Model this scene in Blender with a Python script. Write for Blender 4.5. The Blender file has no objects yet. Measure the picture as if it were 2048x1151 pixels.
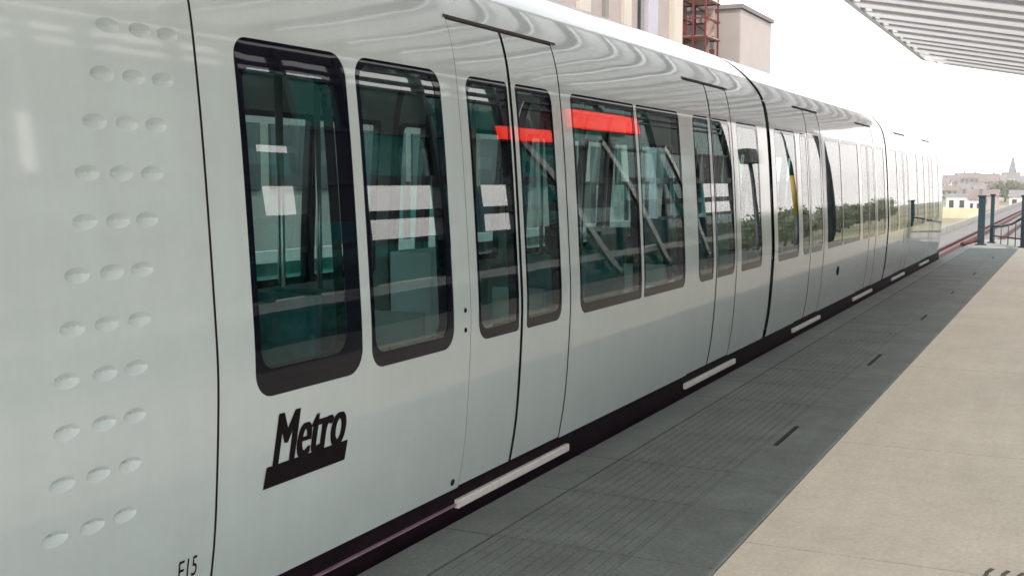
import bpy, bmesh, math, random
from mathutils import Vector, Matrix
from mathutils.geometry import delaunay_2d_cdt
R = math.radians
random.seed(7)
SC = bpy.context.scene
COL = SC.collection

# ------------------------------------------------------------------ camera
cam = bpy.data.cameras.new("camera")
cam.sensor_width = 36.0
cam.lens = 36.0 * 2300.0 / 2048.0
cam.clip_start = 0.05
cam.clip_end = 20000.0
co = bpy.data.objects.new("camera", cam)
COL.objects.link(co)
co.location = (0, 0, 1.55)
co.rotation_euler = (R(90 - 5.279), 0, R(26.249))
SC.camera = co

# ------------------------------------------------------------------ light
SUN_EL, SUN_K, SUN_C = 50.0, 0.525, 0.655     # shadow offset per metre: -X, +Y
sun_az = math.atan2(SUN_K, -SUN_C)            # azimuth of the sun, measured from +Y towards +X
EL = math.atan2(1.0, math.hypot(SUN_K, SUN_C))
w = bpy.data.worlds.new("World")
SC.world = w
w.use_nodes = True
nt = w.node_tree
nt.nodes.clear()
out = nt.nodes.new("ShaderNodeOutputWorld")
bg = nt.nodes.new("ShaderNodeBackground")
sky = nt.nodes.new("ShaderNodeTexSky")
sky.sky_type = 'NISHITA'
sky.sun_disc = False
sky.sun_elevation = EL
sky.sun_rotation = sun_az
sky.air_density = 1.0
sky.dust_density = 4.0
sky.ozone_density = 0.6
hs = nt.nodes.new("ShaderNodeHueSaturation")
hs.inputs['Saturation'].default_value = 0.4
hs.inputs['Value'].default_value = 1.0
cl = nt.nodes.new("ShaderNodeMix")             # thin bright overcast veil over the sky
cl.data_type = 'RGBA'
cl.inputs[0].default_value = 0.55
tcw = nt.nodes.new("ShaderNodeTexCoord")       # the veil is brighter towards the horizon
sep = nt.nodes.new("ShaderNodeSeparateXYZ")
nt.links.new(tcw.outputs['Generated'], sep.inputs[0])
rmp = nt.nodes.new("ShaderNodeValToRGB")
rmp.color_ramp.elements[0].position = 0.0
rmp.color_ramp.elements[0].color = (1.0, 0.93, 0.90, 1)
rmp.color_ramp.elements[1].position = 0.6
rmp.color_ramp.elements[1].color = (0.30, 0.355, 0.385, 1)
nt.links.new(sep.outputs[2], rmp.inputs[0])
vs = nt.nodes.new("ShaderNodeVectorMath")
vs.operation = 'SCALE'
vs.inputs['Scale'].default_value = 42.0
nt.links.new(rmp.outputs[0], vs.inputs[0])
nt.links.new(vs.outputs[0], cl.inputs[7])
nt.links.new(sky.outputs[0], hs.inputs['Color'])
nt.links.new(hs.outputs[0], cl.inputs[6])
nt.links.new(cl.outputs[2], bg.inputs[0])
bg.inputs[1].default_value = 0.1
nt.links.new(bg.outputs[0], out.inputs[0])

sl = bpy.data.lights.new("sun", 'SUN')
sl.energy = 2.7
sl.angle = R(0.5)
sl.color = (1.0, 0.93, 0.835)
so = bpy.data.objects.new("sun", sl)
COL.objects.link(so)
so.rotation_euler = Vector((-SUN_K, SUN_C, -1.0)).to_track_quat('-Z', 'Y').to_euler()

SC.view_settings.view_transform = 'Standard'
SC.view_settings.look = 'None'
SC.view_settings.gamma = 1.0
SC.view_settings.exposure = 0.25
SC.cycles.max_bounces = 10
SC.cycles.transparent_max_bounces = 24

# ------------------------------------------------------------------ materials
def mat(name, col, rough=0.6, metal=0.0, noise=None, bump=None, coat=0.0, spec=None, col2=None, emit=None, streak=None, grain=None):
    m = bpy.data.materials.new(name)
    m.use_nodes = True
    t = m.node_tree
    b = t.nodes["Principled BSDF"]
    b.inputs["Base Color"].default_value = (*col, 1)
    b.inputs["Roughness"].default_value = rough
    b.inputs["Metallic"].default_value = metal
    if spec is not None:
        b.inputs["Specular IOR Level"].default_value = spec
    if coat:
        b.inputs["Coat Weight"].default_value = coat
        b.inputs["Coat Roughness"].default_value = 0.05
        b.inputs["Coat IOR"].default_value = 1.6
    tc = t.nodes.new("ShaderNodeTexCoord")
    if noise:
        sc, lo, hi = noise
        n = t.nodes.new("ShaderNodeTexNoise")
        n.inputs["Scale"].default_value = sc
        n.inputs["Detail"].default_value = 6
        n.inputs["Roughness"].default_value = 0.65
        src = tc.outputs["Object"]
        if streak:
            mp = t.nodes.new("ShaderNodeMapping")
            mp.inputs["Scale"].default_value = streak
            t.links.new(src, mp.inputs[0])
            src = mp.outputs[0]
        t.links.new(src, n.inputs[0])
        r = t.nodes.new("ShaderNodeValToRGB")
        c2 = col2 or col
        r.color_ramp.elements[0].position = 0.3
        r.color_ramp.elements[1].position = 0.72
        r.color_ramp.elements[0].color = (*[c * lo for c in col], 1)
        r.color_ramp.elements[1].color = (*[c * hi for c in c2], 1)
        t.links.new(n.outputs[0], r.inputs[0])
        src_c = r.outputs[0]
        for gs_, glo, ghi, gmap in (grain or ()):
            g = t.nodes.new("ShaderNodeTexNoise")
            g.inputs["Scale"].default_value = gs_
            g.inputs["Detail"].default_value = 5
            g.inputs["Roughness"].default_value = 0.75
            gm = t.nodes.new("ShaderNodeMapping")
            gm.inputs["Scale"].default_value = gmap
            t.links.new(tc.outputs["Object"], gm.inputs[0])
            t.links.new(gm.outputs[0], g.inputs[0])
            mr = t.nodes.new("ShaderNodeMapRange")
            mr.inputs[1].default_value = 0.32
            mr.inputs[2].default_value = 0.68
            mr.inputs[3].default_value = glo
            mr.inputs[4].default_value = ghi
            t.links.new(g.outputs[0], mr.inputs[0])
            vm = t.nodes.new("ShaderNodeVectorMath")
            vm.operation = 'SCALE'
            t.links.new(src_c, vm.inputs[0])
            t.links.new(mr.outputs[0], vm.inputs['Scale'])
            src_c = vm.outputs[0]
        t.links.new(src_c, b.inputs["Base Color"])
    if bump:
        sc, st, di = bump
        n2 = t.nodes.new("ShaderNodeTexNoise")
        n2.inputs["Scale"].default_value = sc
        n2.inputs["Detail"].default_value = 4
        t.links.new(tc.outputs["Object"], n2.inputs[0])
        bp = t.nodes.new("ShaderNodeBump")
        bp.inputs["Strength"].default_value = st
        bp.inputs["Distance"].default_value = di
        t.links.new(n2.outputs[0], bp.inputs["Height"])
        t.links.new(bp.outputs[0], b.inputs["Normal"])
        if coat:
            t.links.new(bp.outputs[0], b.inputs["Coat Normal"])
    if emit:
        b.inputs["Emission Color"].default_value = (*col, 1)
        b.inputs["Emission Strength"].default_value = emit
    return m

def glass_mat(name, tint, ior=2.0, bump=0.0):
    m = bpy.data.materials.new(name)
    m.use_nodes = True
    t = m.node_tree
    t.nodes.clear()
    o = t.nodes.new("ShaderNodeOutputMaterial")
    mx = t.nodes.new("ShaderNodeMixShader")
    fr = t.nodes.new("ShaderNodeFresnel")
    ge = t.nodes.new("ShaderNodeNewGeometry")       # thin sheet: same reflection from both sides
    mi = t.nodes.new("ShaderNodeMix")
    mi.inputs[2].default_value = ior
    mi.inputs[3].default_value = 1.0 / ior
    t.links.new(ge.outputs['Backfacing'], mi.inputs[0])
    t.links.new(mi.outputs[0], fr.inputs[0])
    tr = t.nodes.new("ShaderNodeBsdfTransparent")
    tr.inputs[0].default_value = (*tint, 1)
    gl = t.nodes.new("ShaderNodeBsdfGlossy")
    gl.inputs["Roughness"].default_value = 0.0
    gl.inputs["Color"].default_value = (0.97, 1.0, 0.99, 1)
    if bump:
        tc = t.nodes.new("ShaderNodeTexCoord")
        n = t.nodes.new("ShaderNodeTexNoise")
        n.inputs["Scale"].default_value = 1.6
        n.inputs["Detail"].default_value = 1
        bp = t.nodes.new("ShaderNodeBump")
        bp.inputs["Strength"].default_value = bump
        bp.inputs["Distance"].default_value = 0.02
        t.links.new(tc.outputs["Object"], n.inputs[0])
        t.links.new(n.outputs[0], bp.inputs["Height"])
        t.links.new(bp.outputs[0], gl.inputs["Normal"])
    t.links.new(fr.outputs[0], mx.inputs[0])
    t.links.new(tr.outputs[0], mx.inputs[1])
    t.links.new(gl.outputs[0], mx.inputs[2])
    t.links.new(mx.outputs[0], o.inputs[0])
    return m

M = {}
M['paint'] = mat("train_paint", (0.63, 0.70, 0.675), 0.32, noise=(1.3, 0.94, 1.03), bump=(1.3, 0.05, 0.012), coat=1.0, grain=((2.0, 0.965, 1.02, (1, 3, 0.35)), (0.7, 0.95, 1.03, (1, 1, 2.5)), (30, 0.985, 1.01, (1, 1, 1))))
M['rubber'] = mat("black_rubber", (0.012, 0.011, 0.013), 0.55, noise=(9, 0.7, 1.3))
M['frit'] = mat("black_glazing_border", (0.006, 0.006, 0.012), 0.02, noise=(6, 0.8, 1.2), spec=0.3)
M['glass'] = glass_mat("train_glass", (0.54, 0.72, 0.70), 2.15, 0.010)
M['tealglass'] = glass_mat("screen_glass", (0.10, 0.28, 0.27), 1.5)
M['skirt'] = mat("dark_skirt", (0.014, 0.006, 0.011), 0.7, noise=(5, 0.6, 1.4), spec=0.12)
M['trim'] = mat("sill_trim", (0.35, 0.22, 0.27), 0.4, noise=(8, 0.8, 1.2))
M['sill'] = mat("door_sill_metal", (0.85, 0.79, 0.74), 0.5, noise=(30, 0.85, 1.05))
M['black'] = mat("black_print", (0.012, 0.007, 0.009), 0.7, noise=(20, 0.8, 1.2), spec=0.12)
M['gapbrown'] = mat("seam_filler", (0.05, 0.035, 0.025), 0.6, noise=(8, 0.7, 1.3))
M['seat'] = mat("seat_fabric", (0.05, 0.20, 0.21), 0.8, noise=(12, 0.7, 1.3))
M['inwhite'] = mat("interior_panel", (0.5, 0.54, 0.52), 0.5, noise=(3, 0.9, 1.05))
M['indark'] = mat("interior_floor", (0.04, 0.05, 0.055), 0.5, noise=(8, 0.7, 1.3))
M['steel'] = mat("pole_steel", (0.5, 0.5, 0.48), 0.25, metal=0.9, noise=(6, 0.9, 1.1))
M['concrete'] = mat("platform_concrete", (0.35, 0.315, 0.265), 0.75, noise=(0.9, 0.90, 1.06), bump=(60, 0.3, 0.004), grain=((45, 0.82, 1.12, (1, 1, 1)), (7, 0.93, 1.05, (1, 1, 1)), (1.6, 0.95, 1.03, (6, 0.6, 1))))
M['granite'] = mat("shaded_edge_granite", (0.175, 0.192, 0.180), 0.65, noise=(1.6, 0.78, 1.12), bump=(70, 0.3, 0.004), grain=((55, 0.72, 1.2, (1, 1, 1)), (6, 0.88, 1.08, (1, 1, 1))))  # granite, its colour also darkened and cooled for the canopy's shade
M['tactile'] = mat("shaded_tactile_paving", (0.178, 0.195, 0.180), 0.7, noise=(1.6, 0.76, 1.12), bump=(70, 0.3, 0.004), grain=((55, 0.72, 1.2, (1, 1, 1)), (5, 0.82, 1.1, (1, 1, 1))))  # tactile stone, darkened alike to carry the shade beside the train
M['joint'] = mat("joint_dirt", (0.05, 0.048, 0.042), 0.9, noise=(12, 0.6, 1.4))
M['deck'] = mat("viaduct_concrete", (0.33, 0.31, 0.29), 0.8, noise=(1.5, 0.75, 1.15))
M['iron'] = mat("slot_iron", (0.012, 0.012, 0.012), 0.9, noise=(20, 0.7, 1.3))
M['rail'] = mat("rusty_rail", (0.10, 0.03, 0.028), 0.6, noise=(10, 0.6, 1.4))
M['ballast'] = mat("track_bed", (0.24, 0.22, 0.215), 0.9, noise=(14, 0.6, 1.3), bump=(30, 0.5, 0.02))
M['slat'] = mat("canopy_panel", (0.80, 0.79, 0.79), 0.55, noise=(2, 0.85, 1.08))
def translucent(m, amt):
    t = m.node_tree
    b = t.nodes["Principled BSDF"]
    o = [n for n in t.nodes if n.type == 'OUTPUT_MATERIAL'][0]
    tl = t.nodes.new("ShaderNodeBsdfTranslucent")
    tl.inputs[0].default_value = (0.95, 0.90, 0.90, 1)
    mx = t.nodes.new("ShaderNodeMixShader")
    mx.inputs[0].default_value = amt
    t.links.new(b.outputs[0], mx.inputs[1])
    t.links.new(tl.outputs[0], mx.inputs[2])
    t.links.new(mx.outputs[0], o.inputs[0])
translucent(M['slat'], 0.36)
M['slatgap'] = mat("canopy_void", (0.15, 0.138, 0.138), 0.8, noise=(3, 0.7, 1.2))
M['fascia'] = mat("canopy_fascia", (0.78, 0.77, 0.75), 0.45, noise=(3, 0.93, 1.04))
M['dkgrey'] = mat("dark_grey_steel", (0.05, 0.06, 0.065), 0.45, noise=(6, 0.7, 1.3))
M['bluepost'] = mat("blue_grey_steel", (0.035, 0.065, 0.085), 0.45, noise=(9, 0.7, 1.3))
M['whitemetal'] = mat("white_metal", (0.72, 0.72, 0.70), 0.4, noise=(3, 0.9, 1.05))
M['red'] = mat("backlit_red", (0.95, 0.035, 0.02), 0.35, noise=(3, 0.92, 1.05), emit=2.6)
M['grass'] = mat("grass", (0.12, 0.13, 0.07), 0.95, noise=(0.02, 0.55, 1.5), col2=(0.32, 0.27, 0.17))
M['leaf'] = mat("leaf", (0.17, 0.215, 0.12), 0.7, noise=(1.3, 0.75, 1.25), col2=(0.24, 0.26, 0.16))
M['leafolive'] = mat("olive_leaf", (0.19, 0.20, 0.12), 0.7, noise=(1.3, 0.75, 1.3))
M['bark'] = mat("bark", (0.10, 0.08, 0.06), 0.9, noise=(6, 0.6, 1.3))
M['pinkwall'] = mat("pink_render", (0.43, 0.36, 0.345), 0.85, noise=(0.6, 0.88, 1.06))
M['creamwall'] = mat("cream_render", (0.60, 0.55, 0.48), 0.85, noise=(0.5, 0.9, 1.05))
M['lavender'] = mat("lavender_cladding", (0.50, 0.48, 0.55), 0.7, noise=(0.6, 0.9, 1.05))
M['greywall'] = mat("grey_cladding", (0.26, 0.24, 0.23), 0.8, noise=(0.6, 0.88, 1.08))
M['redsteel'] = mat("red_primer_steel", (0.17, 0.035, 0.04), 0.6, noise=(4, 0.6, 1.3))
M['board'] = mat("scaffold_board", (0.48, 0.36, 0.30), 0.85, noise=(3, 0.7, 1.2))
M['window'] = mat("far_window", (0.06, 0.06, 0.07), 0.25, noise=(1, 0.7, 1.3))
M['brownroof'] = mat("brown_roof", (0.24, 0.19, 0.17), 0.85, noise=(0.7, 0.75, 1.2))
M['greyroof'] = mat("grey_roof", (0.24, 0.22, 0.23), 0.8, noise=(0.5, 0.8, 1.2))
M['white'] = mat("white_render", (0.78, 0.75, 0.74), 0.8, noise=(0.6, 0.92, 1.04))
M['ochre'] = mat("ochre_wall", (0.70, 0.61, 0.42), 0.85, noise=(0.3, 0.8, 1.1))
M['copper'] = mat("weathered_spire", (0.20, 0.21, 0.22), 0.7, noise=(0.8, 0.8, 1.2))
M['tealpanel'] = mat("teal_panel", (0.12, 0.42, 0.40), 0.5, noise=(2, 0.8, 1.15))
M['pinklit'] = mat("pink_cladding_sunlit", (0.50, 0.44, 0.43), 0.8, noise=(0.7, 0.93, 1.05))  # paler copy of the cladding, sunlight put into the colour
M['pinkdim'] = mat("pink_cladding_dim", (0.40, 0.36, 0.34), 0.8, noise=(0.7, 0.9, 1.06))  # darker copy of the same cladding for the dimmer front
M['palepanel'] = mat("pale_blue_panel", (0.78, 0.88, 0.92), 0.5, noise=(2, 0.85, 1.05))
M['yellow'] = mat("yellow_paint", (0.60, 0.42, 0.06), 0.5, noise=(6, 0.8, 1.1))

# ------------------------------------------------------------------ helpers
def link(name, me, parent=None, label=None, cat=None, group=None, kind=None):
    o = bpy.data.objects.new(name, me)
    COL.objects.link(o)
    if parent is not None:
        o.parent = parent
    if label: o["label"] = label
    if cat: o["category"] = cat
    if group: o["group"] = group
    if kind: o["kind"] = kind
    return o

def thing(name, label, cat, loc=(0, 0, 0), group=None):
    o = link(name, None, None, label, cat, group)
    o.location = loc
    return o

def copy_tree(o, parent=None):
    c = o.copy()
    COL.objects.link(c)
    if parent is not None:
        c.parent = parent
    for ch in list(o.children):
        copy_tree(ch, c)
    return c

class MB:
    """collects shapes into one mesh"""
    def __init__(s):
        s.bm = bmesh.new()
        s.mats = []
    def mi(s, m):
        if m not in s.mats: s.mats.append(m)
        return s.mats.index(m)
    def hexa(s, pts, m):
        v = [s.bm.verts.new(p) for p in pts]
        k = s.mi(m)
        for q in ((0, 3, 2, 1), (4, 5, 6, 7), (0, 1, 5, 4), (1, 2, 6, 5), (2, 3, 7, 6), (3, 0, 4, 7)):
            f = s.bm.faces.new([v[i] for i in q])
            f.material_index = k
    def box(s, x0, x1, y0, y1, z0, z1, m):
        s.hexa([(x0, y0, z0), (x1, y0, z0), (x1, y1, z0), (x0, y1, z0), (x0, y0, z1), (x1, y0, z1), (x1, y1, z1), (x0, y1, z1)], m)
    def bar(s, a, b, wd, ht, m):
        a, b = Vector(a), Vector(b)
        d = (b - a).normalized()
        u = d.cross(Vector((0, 0, 1)))
        if u.length < 1e-3: u = Vector((1, 0, 0))
        u.normalize()
        n = u.cross(d)
        u *= wd / 2
        n *= ht / 2
        s.hexa([a - u - n, a + u - n, a + u + n, a - u + n, b - u - n, b + u - n, b + u + n, b - u + n], m)
    def tube(s, pts, rad, m, seg=10):
        k = s.mi(m)
        pts = [Vector(p) for p in pts]
        rad = rad if isinstance(rad, (list, tuple)) else [rad] * len(pts)
        rings = []
        for i, p in enumerate(pts):
            d = (pts[min(i + 1, len(pts) - 1)] - pts[max(i - 1, 0)]).normalized()
            u = d.cross(Vector((0, 0, 1)))
            if u.length < 1e-3: u = Vector((1, 0, 0))
            u.normalize()
            n = u.cross(d)
            rings.append([s.bm.verts.new(p + (u * math.cos(a) + n * math.sin(a)) * rad[i]) for a in [2 * math.pi * j / seg for j in range(seg)]])
        for A, B in zip(rings, rings[1:]):
            for j in range(seg):
                f = s.bm.faces.new((A[j], A[(j + 1) % seg], B[(j + 1) % seg], B[j]))
                f.material_index = k
                f.smooth = True
        for rg in (rings[0], rings[-1]):
            try:
                f = s.bm.faces.new(rg); f.material_index = k
            except ValueError:
                pass
    def quad(s, pts, m):
        f = s.bm.faces.new([s.bm.verts.new(p) for p in pts])
        f.material_index = s.mi(m)
    def poly(s, pts2, z0, z1, m):
        """vertical prism over an xy polygon"""
        k = s.mi(m)
        a = [s.bm.verts.new((x, y, z0)) for x, y in pts2]
        b = [s.bm.verts.new((x, y, z1)) for x, y in pts2]
        n = len(a)
        for F in (a[::-1], b):
            f = s.bm.faces.new(F); f.material_index = k
        for i in range(n):
            f = s.bm.faces.new((a[i], a[(i + 1) % n], b[(i + 1) % n], b[i])); f.material_index = k
    def build(s, name, parent=None, bevel=0, recalc=True, **kw):
        if recalc:
            bmesh.ops.recalc_face_normals(s.bm, faces=s.bm.faces)
        if bevel:
            bmesh.ops.bevel(s.bm, geom=[e for e in s.bm.edges if e.calc_face_angle(0) > 0.5], offset=bevel, segments=2, affect='EDGES', profile=0.5)
        me = bpy.data.meshes.new(name)
        s.bm.to_mesh(me)
        s.bm.free()
        for m in s.mats:
            me.materials.append(m)
        return link(name, me, parent, **kw)

# ------------------------------------------------------------------ ground, viaduct, platform (setting)
mb = MB()
G = -5.5
mb.quad([(-800, -300, G), (800, -300, G), (800, 1250, G), (-800, 1250, G)], M['grass'])
mb.build("ground", kind="structure")

mb = MB()                                     # viaduct deck below track and platform
mb.box(-6.1, 9.2, -16, 29.1, -2.2, -1.15, M['deck'])
mb.box(-6.1, -1.0, 29.1, 160, -2.2, -1.15, M['deck'])
mb.box(-6.3, -6.1, -16, 160, -2.2, -0.75, M['deck'])
mb.box(-1.0, -0.8, 34.2, 160, -2.2, -0.9, M['deck'])
for y in range(-10, 160, 18):
    mb.box(-4.6, -2.6, y, y + 1.4, G, -2.2, M['deck'])
for y in range(-10, 29, 18):
    mb.box(5, 7, y, y + 1.4, G, -2.2, M['deck'])
mb.build("viaduct", kind="structure")

mb = MB()
mb.box(-6.0, -2.62, -16, 160, -1.15, -1.05, M['ballast'])
mb.build("track_bed", kind="structure")
mb = MB()
for x in (-4.52, -3.08):
    mb.box(x - 0.07, x + 0.07, -16, 158, -1.05, -1.03, M['rail'])
    mb.box(x - 0.012, x + 0.012, -16, 158, -1.03, -0.90, M['rail'])
    mb.box(x - 0.036, x + 0.036, -16, 158, -0.90, -0.86, M['rail'])
mb.box(-4.28, -4.12, 26.5, 158, -1.05, -0.86, M['rail'])
mb.build("rails", kind="structure")

# platform: body, then slabs lying on it with open joints
mb = MB()
mb.box(-2.515, 9.2, -16, 29.1, -1.15, -0.022, M['joint'])
mb.box(-2.30, -1.0, 29.1, 34.2, -1.15, -0.03, M['deck'])
mb.build("platform", kind="structure")
mb = MB()
def slab(x0, x1, y0, y1, m, g=0.004, z=0.0):
    mb.box(x0 + g, x1 - g, y0 + g, y1 - g, -0.0215, z, m)
yr = [-16, -10.95, -7.8, -4.65, -1.5, 1.65, 4.80, 6.95, 10.1, 13.25, 16.4, 19.55, 22.7, 25.85, 29.1]
xr = [-1.25, 0.10, 1.75, 3.4, 5.05, 6.7, 9.2]
for a, b in zip(yr, yr[1:]):
    for c, d in zip(xr, xr[1:]):
        slab(c, d, a, b, M['concrete'], 0.004)
yl = [-16, -12, -8, -4, -1.2, 1.2, 3.2, 4.40, 5.24, 5.95, 8.0, 8.75, 9.5, 11.5, 12.25, 13.0, 15.0, 15.75, 16.5, 18.5, 19.25, 20, 22, 22.75, 23.5, 25.5, 26.25, 27, 29.1]
for a, b in zip(yl, yl[1:]):
    slab(-2.515, -2.26, a, b, M['granite'], 0.006)
    slab(-1.62, -1.25, a, b, M['tactile'], 0.0025)  # dark stone carried out to the canopy's shadow edge, deepening the shade
    # tactile band with raised ribs along the track
    slab(-2.26, -1.62, a, b, M['tactile'], 0.0025, -0.0030)
    for i in range(12):
        x = -2.245 + i * 0.0525
        mb.box(x, x + 0.030, a + 0.012, b - 0.012, -0.0035, 0.0, M['tactile'])
mb.build("platform_paving", kind="structure")

# dark slots let into the paving
SLOTS = [(6.68, 7.26), (10.0, 10.68), (13.6, 14.1), (17.0, 17.3), (20.6, 21.1), (25.2, 25.7)]
slot_words = ["nearest of the dark slots let into the platform paving", "second nearest dark slot in the paving beside the train",
    "third dark slot in the shaded paving", "small fourth dark slot in the shaded paving", "fifth dark slot towards the platform end", "farthest dark slot close to the platform end"]
for (a, b), lb in zip(SLOTS, slot_words):
    mb = MB()
    mb.box(-1.572, -1.545, a, b, 0.001, 0.004, M['iron'])
    mb.build("drain_slot", label=lb, cat="drain slot", group="dark slots in the platform paving")

# painted lettering on the paving, only its tops reach into the frame
def stroke(pts, wdt):
    m_ = MB()
    for p, q in zip(pts, pts[1:]):
        m_.bar((p[0], p[1], 0.003), (q[0], q[1], 0.003), wdt, 0.002, M['joint'])
    return m_
for x0, lb in ((-0.27, "leftmost dark painted stroke on the pale platform slab"), (-0.21, "middle dark painted stroke on the pale platform slab"), (-0.155, "rightmost dark painted stroke on the pale platform slab")):
    o = stroke([(x0 - 0.012, 4.70), (x0 - 0.004, 4.84), (x0 + 0.012, 4.89)], 0.016).build("painted_mark", label=lb, cat="painted mark", group="painted marks on the platform slab")

# ------------------------------------------------------------------ train cross section
PC = [(-2.60, -0.05), (-2.555, .12), (-2.515, .35), (-2.495, .58), (-2.483, .8), (-2.48, .96), (-2.489, 1.16), (-2.503, 1.41), (-2.522, 1.7), (-2.544, 1.95),
      (-2.562, 2.1), (-2.583, 2.2), (-2.612, 2.29), (-2.66, 2.375), (-2.735, 2.465), (-2.83, 2.555), (-2.95, 2.642), (-3.1, 2.715), (-3.35, 2.775), (-3.8, 2.80)]
XC = -3.8
def catmull(p0, p1, p2, p3, t):
    return tuple(0.5 * ((2 * b) + (-a + c) * t + (2 * a - 5 * b + 4 * c - d) * t * t + (-a + 3 * b - 3 * c + d) * t ** 3) for a, b, c, d in zip(p0, p1, p2, p3))
PF = []
for i in range(len(PC) - 1):
    q = [PC[max(i - 1, 0)], PC[i], PC[i + 1], PC[i + 2] if i + 2 < len(PC) else (2 * XC - PC[-2][0], PC[-2][1])]
    for k in range(6):
        PF.append(catmull(*q, k / 6))
PF.append(PC[-1])
S = [0.0]
for a, b in zip(PF, PF[1:]):
    S.append(S[-1] + math.hypot(b[0] - a[0], b[1] - a[1]))
SMAX = S[-1]
NRM = []
for i in range(len(PF)):
    a, b = PF[max(i - 2, 0)], PF[min(i + 2, len(PF) - 1)]
    n = Vector((b[1] - a[1], -(b[0] - a[0]))).normalized()
    NRM.append(n)
NRM[-1] = Vector((0, 1))
import bisect
def prof(s):
    s = min(max(s, 0), SMAX)
    i = min(max(bisect.bisect_right(S, s) - 1, 0), len(S) - 2)
    t = (s - S[i]) / (S[i + 1] - S[i])
    x = PF[i][0] * (1 - t) + PF[i + 1][0] * t
    z = PF[i][1] * (1 - t) + PF[i + 1][1] * t
    n = (NRM[i] * (1 - t) + NRM[i + 1] * t).normalized()
    return x, z, n
def s_of(z):
    for i in range(len(PF) - 1):
        if PF[i][1] <= z <= PF[i + 1][1]:
            t = (z - PF[i][1]) / (PF[i + 1][1] - PF[i][1])
            return S[i] * (1 - t) + S[i + 1] * t
    return SMAX
SB = s_of(0.132)                               # lower edge of the body shell

def rrect(y0, y1, s0, s1, rad, seg=7):
    """rounded rectangle loop; rad = radii at (y0 s0), (y1 s0), (y1 s1), (y0 s1)"""
    r = rad if isinstance(rad, (tuple, list)) else (rad,) * 4
    L = []
    for (cx, cy, a0, q) in ((y0, s0, 180, r[0]), (y1, s0, 270, r[1]), (y1, s1, 0, r[2]), (y0, s1, 90, r[3])):
        ox = cx + q if cx == y0 else cx - q
        oy = cy + q if cy == s0 else cy - q
        for k in range(seg + 1):
            a = R(a0 + 90 * k / seg)
            L.append((ox + q * math.cos(a), oy + q * math.sin(a)))
    # subdivide long runs
    out_ = []
    for p, q in zip(L, L[1:] + L[:1]):
        d = math.hypot(q[0] - p[0], q[1] - p[1])
        if d < 1e-6: continue
        n = max(1, int(d / 0.07))
        for k in range(n):
            out_.append((p[0] + (q[0] - p[0]) * k / n, p[1] + (q[1] - p[1]) * k / n))
    return out_
def inside(p, loop):
    c = False
    x, y = p
    for (x0, y0), (x1, y1) in zip(loop, loop[1:] + loop[:1]):
        if (y0 > y) != (y1 > y) and x < (x1 - x0) * (y - y0) / (y1 - y0) + x0:
            c = not c
    return c
def near(p, loop, d):
    x, y = p
    for (x0, y0), (x1, y1) in zip(loop, loop[1:] + loop[:1]):
        dx, dy = x1 - x0, y1 - y0
        L2 = dx * dx + dy * dy
        t = max(0, min(1, ((x - x0) * dx + (y - y0) * dy) / L2)) if L2 else 0
        if (x - x0 - t * dx) ** 2 + (y - y0 - t * dy) ** 2 < d * d:
            return True
    return False

def scoop(a, b):
    """a small pocket: steep under its upper lip, ramping out to its lower edge"""
    c = 1 - a * a
    if c <= 0: return 0.0
    c = math.sqrt(c)
    t = b / c
    if abs(t) >= 1: return 0.0
    return 0.022 * c * min((t + 1) / 1.2, (1 - t) / 0.8)

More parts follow.
